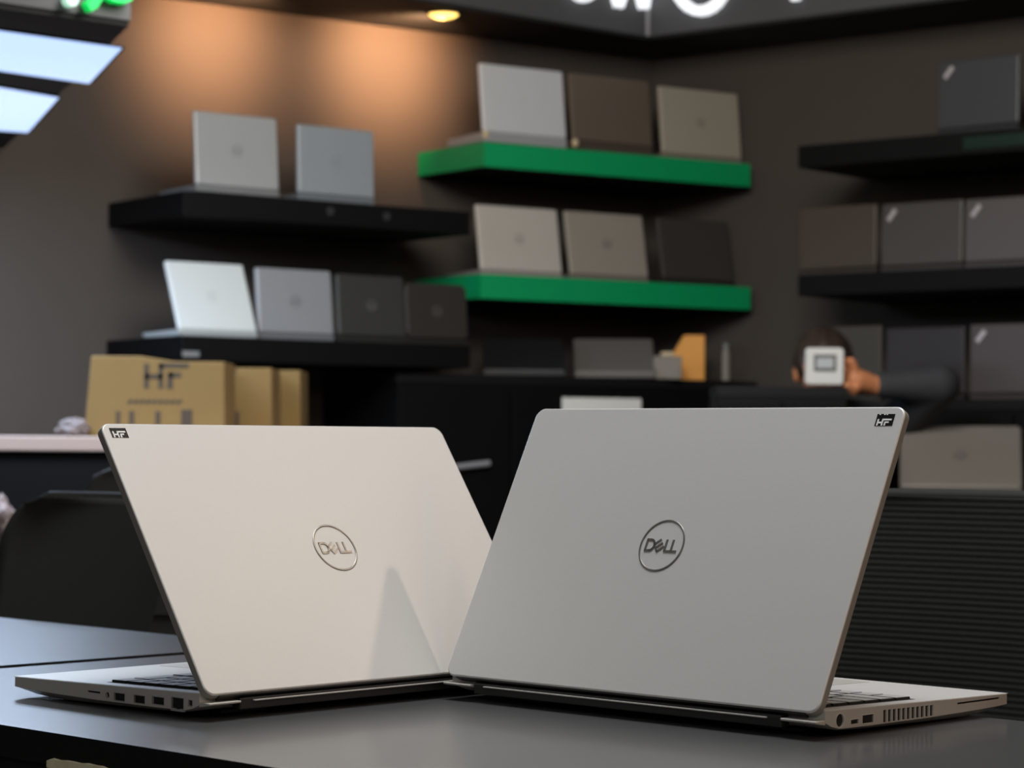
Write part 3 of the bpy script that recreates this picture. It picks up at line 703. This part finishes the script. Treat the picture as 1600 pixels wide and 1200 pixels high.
def crumple(nm, c, r, m, label, cat, seed, T=None):
    random.seed(seed); bm = bmesh.new(); bmesh.ops.create_icosphere(bm, subdivisions=4, radius=1)
    from mathutils import noise as N
    for v in bm.verts:
        p = v.co.copy(); f = 1 + 0.35*N.noise(p*2.1+Vector((seed, 0, 0))) + 0.18*abs(N.noise(p*5.3))
        v.co = Vector((p.x*r[0]*f, p.y*r[1]*f, max(-0.85, p.z*f)*r[2]+r[2]*0.85))
    me = bpy.data.meshes.new(nm); bm.to_mesh(me); bm.free(); me.materials.append(m)
    o = bpy.data.objects.new(nm, me); C.objects.link(o); o.location = c
    return tag(o, label, cat)
cp = at(112, 690, 5.55); crumple('plastic_bag', (cp.x, 5.56, zt), (0.036, 0.03, 0.022), M_bag, 'crumpled pinkish plastic bag left of the cardboard cartons', 'bag', 3)
# low black table with a pale cloth at the left edge of the frame
lt = empty('low_table', (-1.25, 4.9, FLOOR)); tag(lt, 'low black table behind the left chair', 'table')
MB().box(-0.45, 0.40, -0.28, 0.2, 0.72, 0.745).build('tabletop', M_shelf, lt, 0.002)
for sx in (-0.42, 0.37):
    for sy in (-0.25, 0.17): MB().box(sx-0.02, sx+0.02, sy-0.02, sy+0.02, 0, 0.72).build('leg', M_shelf, lt)
cc = at(-6, 835, 4.75); crumple('cloth', (cc.x-0.005, 4.78, -0.005), (0.036, 0.03, 0.045), M_cloth, 'pale pink crumpled cloth at the left edge of the frame', 'cloth', 8)

# ================================================================== chairs
def chair(x, y, yaw, W, ztop, zbot, ribs, m, label, taper=0.0, rc=0.05, lean=0.12, arm=False):
    """local +y points from the backrest to the sitter's front"""
    root = empty('office_chair', (x, y, FLOOR), yaw); tag(root, label, 'chair', 'black office chairs behind the desk')
    z1, z0 = ztop-FLOOR, zbot-FLOOR; hw = W/2
    NX, NZ = 24, 420 if ribs else 40
    def pt(u, v, back):
        # rounded outline
        z = z0+(z1-z0)*v
        w = hw - taper*v*(hw)
        dz = z1-z
        if dz < rc: w -= rc-math.sqrt(max(0, rc*rc-(rc-dz)**2))
        x_ = u*w
        y_ = 0.035*(1-u*u)*-1 - lean*(v-0.2)*(z1-z0) 
        if ribs and not back: y_ += 0.00022*math.sin(2*math.pi*(z-z0)/0.0057)
        return Vector((x_, y_ - (0.028 if back else 0), z))
    bm = bmesh.new(); F = {}; B = {}
    for j in range(NZ+1):
        for i in range(NX+1):
            u, v = -1+2*i/NX, j/NZ
            F[i, j] = bm.verts.new(pt(u, v, False)); B[i, j] = bm.verts.new(pt(u, v, True))
    for j in range(NZ):
        for i in range(NX):
            bm.faces.new([F[i, j], F[i+1, j], F[i+1, j+1], F[i, j+1]]); bm.faces.new([B[i, j], B[i, j+1], B[i+1, j+1], B[i+1, j]])
        for i, s in ((0, 1), (NX, -1)):
            fs = [F[i, j], F[i, j+1], B[i, j+1], B[i, j]]; bm.faces.new(fs if s > 0 else fs[::-1])
    for j in (0, NZ):
        for i in range(NX): bm.faces.new([F[i, j], B[i, j], B[i+1, j], F[i+1, j]])
    bmesh.ops.recalc_face_normals(bm, faces=bm.faces)
    me = bpy.data.meshes.new('backrest'); bm.to_mesh(me); bm.free(); me.materials.append(m)
    for p in me.polygons: p.use_smooth = True
    o = bpy.data.objects.new('backrest', me); C.objects.link(o); o.parent = root
    # frame rail round the top
    pts = [pt(-1, v/20, True)+Vector((0, 0.012, 0)) for v in range(0, 21)] + [pt(-1+2*i/20, 1, True)+Vector((0, 0.012, 0)) for i in range(1, 20)] + [pt(1, 1-v/20, True)+Vector((0, 0.012, 0)) for v in range(0, 21)]
    MB().tube(pts, 0.007, 8).build('back_frame', M_chair, root, smooth=True)
    MB().box(-0.24, 0.24, 0.02, 0.49, 0.43, 0.50).build('seat', M_fab, root, 0.03, 4)
    MB().tube([(0, -0.045, z0+0.05), (0, -0.06, 0.42), (0, 0.05, 0.40), (0, 0.2, 0.40)], 0.022, 10).build('back_support', M_chair, root, smooth=True)
    MB().tube([(0, 0.25, 0.09), (0, 0.25, 0.43)], [0.03, 0.025], 14).build('gas_column', M_chair, root, smooth=True)
    for k in range(5):
        a = 2*math.pi*k/5+0.3; d = Vector((math.cos(a), math.sin(a), 0)); c = Vector((0, 0.25, 0))
        MB().tube([c+Vector((0, 0, 0.10)), c+d*0.28+Vector((0, 0, 0.07))], [0.026, 0.016], 8).build('leg', M_chair, root, smooth=True)
        MB().tube([c+d*0.28+Vector((-0.012*d.y, 0.012*d.x, 0.027)), c+d*0.28+Vector((0.012*d.y, -0.012*d.x, 0.027))], 0.027, 14).build('caster', M_chair, root, smooth=True)
    return root
# right chair: parallel to the desk edge, facing the desk
ta = math.atan2(TD.y, TD.x)
rc_ = at(1386, 778, 2.20)
ax = TD; mid = Vector((rc_.x, rc_.y, 0)) + ax*0.215 - TN*0.0
chair(mid.x-0.055, mid.y+0.10, ta+math.pi, 0.50, rc_.z, -0.12, True, M_mesh, 'black office chair with ribbed backrest behind the right laptop', rc=0.02, lean=0.08)
lc_ = at(12, 772, 3.0)
midl = Vector((lc_.x, lc_.y, 0)) + ax*0.235
lch = chair(midl.x-0.034, midl.y+0.01, ta+math.pi, 0.51, at(100, 777, 2.95).z, -0.20, False, M_fab, 'plain black fabric office chair at left behind the left laptop', taper=0.13, rc=0.075, lean=0.10)
# lumbar bracket of the left chair, seen beside its backrest
def on_chair(px, py, Y): 
    mwc = Matrix.Translation(lch.location) @ Matrix.Rotation(lch.rotation_euler.z, 4, 'Z')
    return mwc.inverted() @ at(px, py, Y)
tb = at(178, 733, 3.9)
chair(tb.x+0.12, tb.y, ta+math.pi+0.45, 0.50, tb.z, -0.2, False, M_fab, 'black office chair further back, its top corner showing above the left chair', taper=0.22, rc=0.05, lean=0.08)
# black organiser with a slot behind the left laptop
og = [at(222, 992, 2.56), at(253, 903, 2.56), at(330, 903, 2.56), at(330, 1000, 2.56)]
oc = Vector((sum(p.x for p in og)/4, 2.56, 0))
orr = empty('armrest', (oc.x, 2.585, FLOOR)); bpy.context.view_layer.update(); orr.parent = lch; orr.matrix_parent_inverse = lch.matrix_world.inverted(); orr['label'] = 'black armrest plate with a slot'
q = MB(); zb = at(222, 1010, 2.585).z
pts = [at(226, 1000, 2.585), at(254, 905, 2.585), at(300, 880, 2.585), at(340, 880, 2.585), at(340, 1000, 2.585)]
q.prism([(p.x-oc.x, 0, p.z-FLOOR) for p in pts], (0, 0.05, 0)); q.build('side_plate', M_chair, orr, 0.003)
q = MB(); a = at(240, 957, 2.58); b = at(300, 962, 2.58)
q.box(a.x-oc.x, b.x-oc.x, -0.003, 0.004, b.z-FLOOR, a.z-FLOOR); q.build('slot', M_deep, orr)
q = MB(); q.tube([(0.0, 0.025, 0.0), (0.0, 0.025, pts[0].z-FLOOR+0.01)], 0.02, 10); q.build('post', M_chair, orr)

# ================================================================== seated person
hd = at(1287, 579, 6.56)
shl, shr_ = at(1398, 664, 6.60), at(1176, 664, 6.60)
elb, wri = at(1468, 601, 6.44), at(1366, 602, 6.42)
PV = Vector((hd.x, 6.68, -0.22))
pr_ = empty('person', (PV.x, PV.y, FLOOR)); tag(pr_, 'seated person in black holding a white device in front of the face', 'person')
O = Vector((PV.x, PV.y, FLOOR))
chest = Vector((hd.x, 6.63, 0.12)); neckb = Vector((hd.x, 6.60, 0.26)); neckt = Vector((hd.x, 6.575, 0.335))
belly = Vector((hd.x, 6.66, -0.05))
elr, wrr = Vector((shr_.x+0.02, 6.50, -0.02)), Vector((shr_.x+0.10, 6.36, 0.0))
hipL, hipR = PV+Vector((0.09, 0, 0)), PV+Vector((-0.09, 0, 0))
# feet and knees stay clear of the sales counter at z 6.10-6.34
knL, knR = Vector((PV.x+0.06, 6.47, -0.23)), Vector((PV.x-0.12, 6.45, -0.23))
anL, anR = Vector((PV.x+0.06, 6.50, FLOOR+0.08)), Vector((PV.x-0.12, 6.48, FLOOR+0.08))
toL, toR = anL+Vector((0, -0.05, -0.05)), anR+Vector((0, -0.05, -0.05))
N_ = [PV, belly, chest, neckb, neckt, hd, shl, elb, wri, shr_, elr, wrr, hipL, knL, anL, toL, hipR, knR, anR, toR]
E_ = [(0, 1), (1, 2), (2, 3), (3, 4), (4, 5), (3, 6), (6, 7), (7, 8), (3, 9), (9, 10), (10, 11), (0, 12), (12, 13), (13, 14), (14, 15), (0, 16), (16, 17), (17, 18), (18, 19)]
RB = [0.12, 0.115, 0.13, 0.06, 0.05, 0.055, 0.052, 0.040, 0.027, 0.052, 0.04, 0.03, 0.085, 0.055, 0.04, 0.03, 0.085, 0.055, 0.04, 0.03]
bm = bmesh.new()
def add_me(mbx):
    me = mbx.done('tmp'); bm.from_mesh(me); bpy.data.meshes.remove(me)
limbs = MB()
for i_, j_ in E_:
    a_, c_ = N_[i_]-O, N_[j_]-O
    limbs.tube([a_, a_.lerp(c_, 0.35), a_.lerp(c_, 0.7), c_], [RB[i_], RB[i_]*0.55+RB[j_]*0.5, RB[i_]*0.25+RB[j_]*0.75, RB[j_]], 16)
for n_, r_i in zip(N_, RB): limbs.ball(n_-O, r_i*1.01, 16)
add_me(limbs)
# head: skull, jaw, nose, ears, brow; pitched forward
HT = Matrix.Translation(hd-O) @ Matrix.Rotation(rad(14), 4, 'X') @ Matrix.Rotation(rad(6), 4, 'Z')
q = MB(); q.ball((0, 0.008, 0.018), (0.072, 0.092, 0.090), 28, HT, 20); q.ball((0, -0.022, -0.045), (0.054, 0.062, 0.066), 24, HT, 16)
q.ball((0, -0.094, -0.014), (0.012, 0.018, 0.024), 12, HT); q.ball((0, -0.078, 0.018), (0.046, 0.016, 0.010), 16, HT)
q.ball((0, -0.082, -0.052), (0.024, 0.010, 0.007), 12, HT); q.ball((0, -0.074, -0.092), (0.022, 0.016, 0.014), 12, HT)
for s in (-1, 1): q.ball((s*0.074, 0.010, -0.004), (0.010, 0.020, 0.032), 12, HT); q.ball((s*0.036, -0.064, -0.018), (0.024, 0.022, 0.02), 12, HT)
add_me(q)
# raised hand: palm, four curled fingers and a thumb closing on the device edge
pal = at(1336, 594, 6.40)-O; wr = wri-O
devR = at(1319, 575, 6.36)-O
q = MB(); d = (pal-wr).normalized()
q.tube([wr-d*0.06, wr, wr.lerp(pal, 0.45), pal, pal+d*0.025], [0.022, 0.026, 0.030, 0.034, 0.026], 14)
for i, (px, py, ln_) in enumerate(((1327, 566, 1.0), (1324, 579, 1.1), (1324, 592, 1.05), (1326, 604, 0.85))):
    tip = at(px-11, py-2, 6.41)-O; kn = at(px+8, py, 6.405)-O; mid_ = at(px-2, py-3, 6.425)-O
    q.tube([pal+d*0.01, kn, mid_, tip], [0.011, 0.0098, 0.009, 0.0075], 10); q.ball(tip, 0.0076, 10)
tb0 = at(1340, 606, 6.385)-O; t1 = at(1333, 612, 6.36)-O; t2 = at(1324, 603, 6.345)-O; t3 = at(1315, 593, 6.342)-O
t1b = at(1335, 575, 6.38)-O; t2b = at(1330, 563, 6.37)-O
q.tube([pal, tb0, t1, t2], [0.016, 0.0135, 0.012, 0.010], 10); q.ball(t2, 0.0102, 10)
q.tube([pal, t1b, t2b], [0.018, 0.013, 0.0095], 10); q.ball(t2b, 0.0097, 10)
add_me(q)
# other hand resting in the lap
q = MB(); wv = wrr-O
q.tube([wv.lerp(elr-O, 0.35), wv, wv+Vector((0.03, -0.025, -0.01)), wv+Vector((0.06, -0.035, -0.03))], [0.022, 0.026, 0.032, 0.026], 12)
for i in range(4): q.tube([wv+Vector((0.05, -0.03, -0.02)), wv+Vector((0.085, -0.05+0.014*i, -0.035)), wv+Vector((0.10, -0.045+0.014*i, -0.06))], [0.010, 0.009, 0.0075], 8)
add_me(q)
me = bpy.data.meshes.new('body'); bm.to_mesh(me); bm.free(); me.materials.append(M_skin)
body = bpy.data.objects.new('body', me); C.objects.link(body); body.parent = pr_
r_ = body.modifiers.new('remesh', 'REMESH'); r_.mode = 'VOXEL'; r_.voxel_size = 0.0045; r_.use_smooth_shade = True
sm = body.modifiers.new('smooth', 'SMOOTH'); sm.iterations = 3; sm.factor = 0.5
bpy.context.view_layer.update()
bme = bpy.data.meshes.new_from_object(body.evaluated_get(bpy.context.evaluated_depsgraph_get()))
body.modifiers.clear(); body.data = bme
if not bme.materials: bme.materials.append(M_skin)
bm = bmesh.new(); bm.from_mesh(bme); seen = set(); best = []
for v0 in bm.verts:
    if v0 in seen: continue
    comp = [v0]; seen.add(v0); i = 0
    while i < len(comp):
        for e_ in comp[i].link_edges:
            w_ = e_.other_vert(comp[i])
            if w_ not in seen: seen.add(w_); comp.append(w_)
        i += 1
    if len(comp) > len(best): best = comp
keep = set(best); bmesh.ops.delete(bm, geom=[v for v in bm.verts if v not in keep], context='VERTS')
bm.to_mesh(bme); bm.free()
for p in bme.polygons: p.use_smooth = True
# clothing
def union_mesh(nodes, edges, rads, nm, m, voxel=0.006):
    q = MB()
    for i_, j_ in edges:
        a_, c_ = nodes[i_], nodes[j_]
        q.tube([a_, a_.lerp(c_, 0.35), a_.lerp(c_, 0.7), c_], [rads[i_], rads[i_]*0.55+rads[j_]*0.5, rads[i_]*0.25+rads[j_]*0.75, rads[j_]], 18)
    for n_, r_i in zip(nodes, rads): q.ball(n_, r_i*1.01, 18)
    o = q.build(nm, m, pr_, smooth=True)
    r = o.modifiers.new('remesh', 'REMESH'); r.mode = 'VOXEL'; r.voxel_size = voxel; r.use_smooth_shade = True
    k = o.modifiers.new('smooth', 'SMOOTH'); k.iterations = 6; k.factor = 0.5
    return o
CN = [PV, belly, chest, neckb-Vector((0, 0, 0.01)), shl, elb, wri.lerp(elb, 0.16), shr_, elr, wrr.lerp(elr, 0.1), hipL, hipR]
CE = [(0, 1), (1, 2), (2, 3), (3, 4), (4, 5), (5, 6), (3, 7), (7, 8), (8, 9), (0, 10), (0, 11)]
CR = [0.135, 0.13, 0.145, 0.075, 0.066, 0.056, 0.036, 0.066, 0.055, 0.038, 0.1, 0.1]
union_mesh([n-O for n in CN], CE, CR, 'shirt', M_shirt)
union_mesh([n-O for n in (PV, hipL, knL, anL, hipR, knR, anR)], [(0, 1), (1, 2), (2, 3), (0, 4), (4, 5), (5, 6)], [0.13, 0.105, 0.072, 0.055, 0.105, 0.072, 0.055], 'trousers', M_shirt)
for an, to in ((anL, toL), (anR, toR)):
    q = MB(); q.ball((0, 0, 0), (0.046, 0.10, 0.045), 16)
    o = q.build('shoe', M_black, pr_, smooth=True); o.location = an-O+Vector((0, -0.03, -0.035))
# hair: cap of the skull with a swept fringe
q = MB(); n = 32; rings = []
for j in range(1, 15):
    th = rad(6+ 108*j/14); row = []
    for k in range(n):
        ph = 2*math.pi*k/n; cut = 1.0
        lim = rad(62) if -0.55 > math.sin(ph) else rad(112)
        t2_ = min(th, lim)
        f = 1 + 0.03*math.sin(7*ph+3*t2_)
        row.append(HT @ Vector((0.082*f*math.sin(t2_)*math.cos(ph), 0.010+0.102*f*math.sin(t2_)*math.sin(ph), 0.020+0.098*f*math.cos(t2_))))
    rings.append(row)
q.loft(rings); ho = q.build('hair', M_hair, pr_, smooth=True)
so_ = ho.modifiers.new('solid', 'SOLIDIFY'); so_.thickness = 0.012; so_.offset = -1
for s in (-1, 1):
    q = MB(); q.ball((s*0.030, -0.083, 0.002), 0.009, 14, HT); q.build('eye', M_glass, pr_, smooth=True)
# stool
stl = empty('stool', (PV.x, PV.y+0.02, FLOOR)); tag(stl, 'black stool under the seated person', 'stool')
sh_ = -0.22-0.135-FLOOR+0.01
MB().tube([(0, 0, sh_-0.05), (0, 0, sh_)], 0.17, 24).build('seat', M_chair, stl, 0.01)
for k in range(4):
    a = math.pi/4+k*math.pi/2; MB().tube([(0.12*math.cos(a), 0.12*math.sin(a), sh_-0.05), (0.16*math.cos(a), 0.16*math.sin(a), 0)], 0.014, 10).build('leg', M_chair, stl)
# device held up in front of the face
dv = empty('handheld_device', at(1289, 601, 6.345)); tag(dv, 'square white device with grey screen held before the person\'s face', 'device')
w2, h2_ = 0.0505, 0.098
TI = Matrix.Rotation(rad(-4), 4, 'Y')
q = MB(); q.prism([(a-w2*1.02 if b < 0.05 else a-w2, 0, b) for a, b in rrect(2*w2, h2_, 0.010, 6)], (0, 0.028, 0)); q.build('body', M_dev, dv, 0.003)
q = MB(); q.prism([(a-0.030, -0.0012, b+0.035) for a, b in rrect(0.060, 0.045, 0.003, 3)], (0, 0.002, 0)); fr_ = q.build('screen_frame', M_devs, dv)
q = MB(); q.prism([(a-0.022, -0.0022, b+0.044) for a, b in rrect(0.044, 0.027, 0.003, 3)], (0, 0.002, 0)); q.build('screen', M_devl, dv)

# ================================================================== lights
def area(nm, loc, tgt, sx, sy, energy, col, spread=180):
    l = bpy.data.lights.new(nm, 'AREA'); l.shape = 'RECTANGLE'; l.size = sx; l.size_y = sy; l.energy = energy; l.color = col; l.spread = rad(spread)
    o = bpy.data.objects.new(nm, l); C.objects.link(o); o.location = loc
    o.rotation_euler = (Vector(tgt)-Vector(loc)).to_track_quat('-Z', 'Y').to_euler()
    return o
WARM = (1.0, 0.80, 0.62); NEU = (1.0, 0.97, 0.93); COOL = (0.95, 0.98, 1.0)
area('ceiling_lamp_right', (1.50, 2.36, 1.76), (-0.05, 1.92, 0.1), 0.06, 0.06, 4.2, WARM)
area('ceiling_lamp_near_right', (0.95, 1.66, 1.80), (-0.05, 1.92, 0.1), 0.06, 0.06, 2.6, WARM)
area('ceiling_lamp_overhead', (0.05, 2.0, 1.85), (0.05, 2.0, 0.0), 0.9, 0.9, 32, COOL)
area('fill_behind_camera', (-0.3, -1.3, 1.85), (0.0, 2.0, 0.1), 1.6, 1.2, 31, (1.0, 0.93, 0.84))  # unseen area light added as soft front fill on the lids
area('fill_mid_room', (0.1, 4.6, 1.85), (0.1, 6.5, 0.3), 1.2, 1.2, 88, NEU)  # unseen area light added to brighten the laptops on the shelves
area('downlight_low_right', (2.2, 0.6, 1.3), (0.2, 1.8, 0.1), 0.5, 0.5, 9, (1.0, 0.62, 0.38))
for lc in ((-1.30, 4.75), (-1.55, 5.60)):
    area('panel_light', (lc[0], lc[1], BZ-0.03), (lc[0], lc[1], -1), 1.0, 0.55, 29, (0.62, 0.77, 1.0))
w = bpy.data.worlds.new('shop_ambience'); bpy.context.scene.world = w; w.use_nodes = True
w.node_tree.nodes['Background'].inputs['Color'].default_value = (0.95, 0.95, 1.0, 1); w.node_tree.nodes['Background'].inputs['Strength'].default_value = 0.05

# ================================================================== camera
cam = bpy.data.cameras.new('camera'); co = bpy.data.objects.new('camera', cam); C.objects.link(co)
cam.sensor_width = 36; cam.lens = FPX/1600*36; cam.clip_start = 0.05; cam.clip_end = 60
co.matrix_world = Matrix.Translation((0, 0, CAMH)) @ Matrix.Rotation(math.pi/2+PITCH, 4, 'X') @ Matrix.Rotation(ROLL, 4, 'Z')
cam.dof.use_dof = True; cam.dof.focus_distance = 1.76; cam.dof.aperture_fstop = 13.0
sc = bpy.context.scene; sc.camera = co
sc.view_settings.view_transform = 'Standard'; sc.view_settings.look = 'None'; sc.view_settings.gamma = 1.0; sc.view_settings.use_curve_mapping = False
sc.view_settings.exposure = 0.0
sc.cycles.use_denoising = True
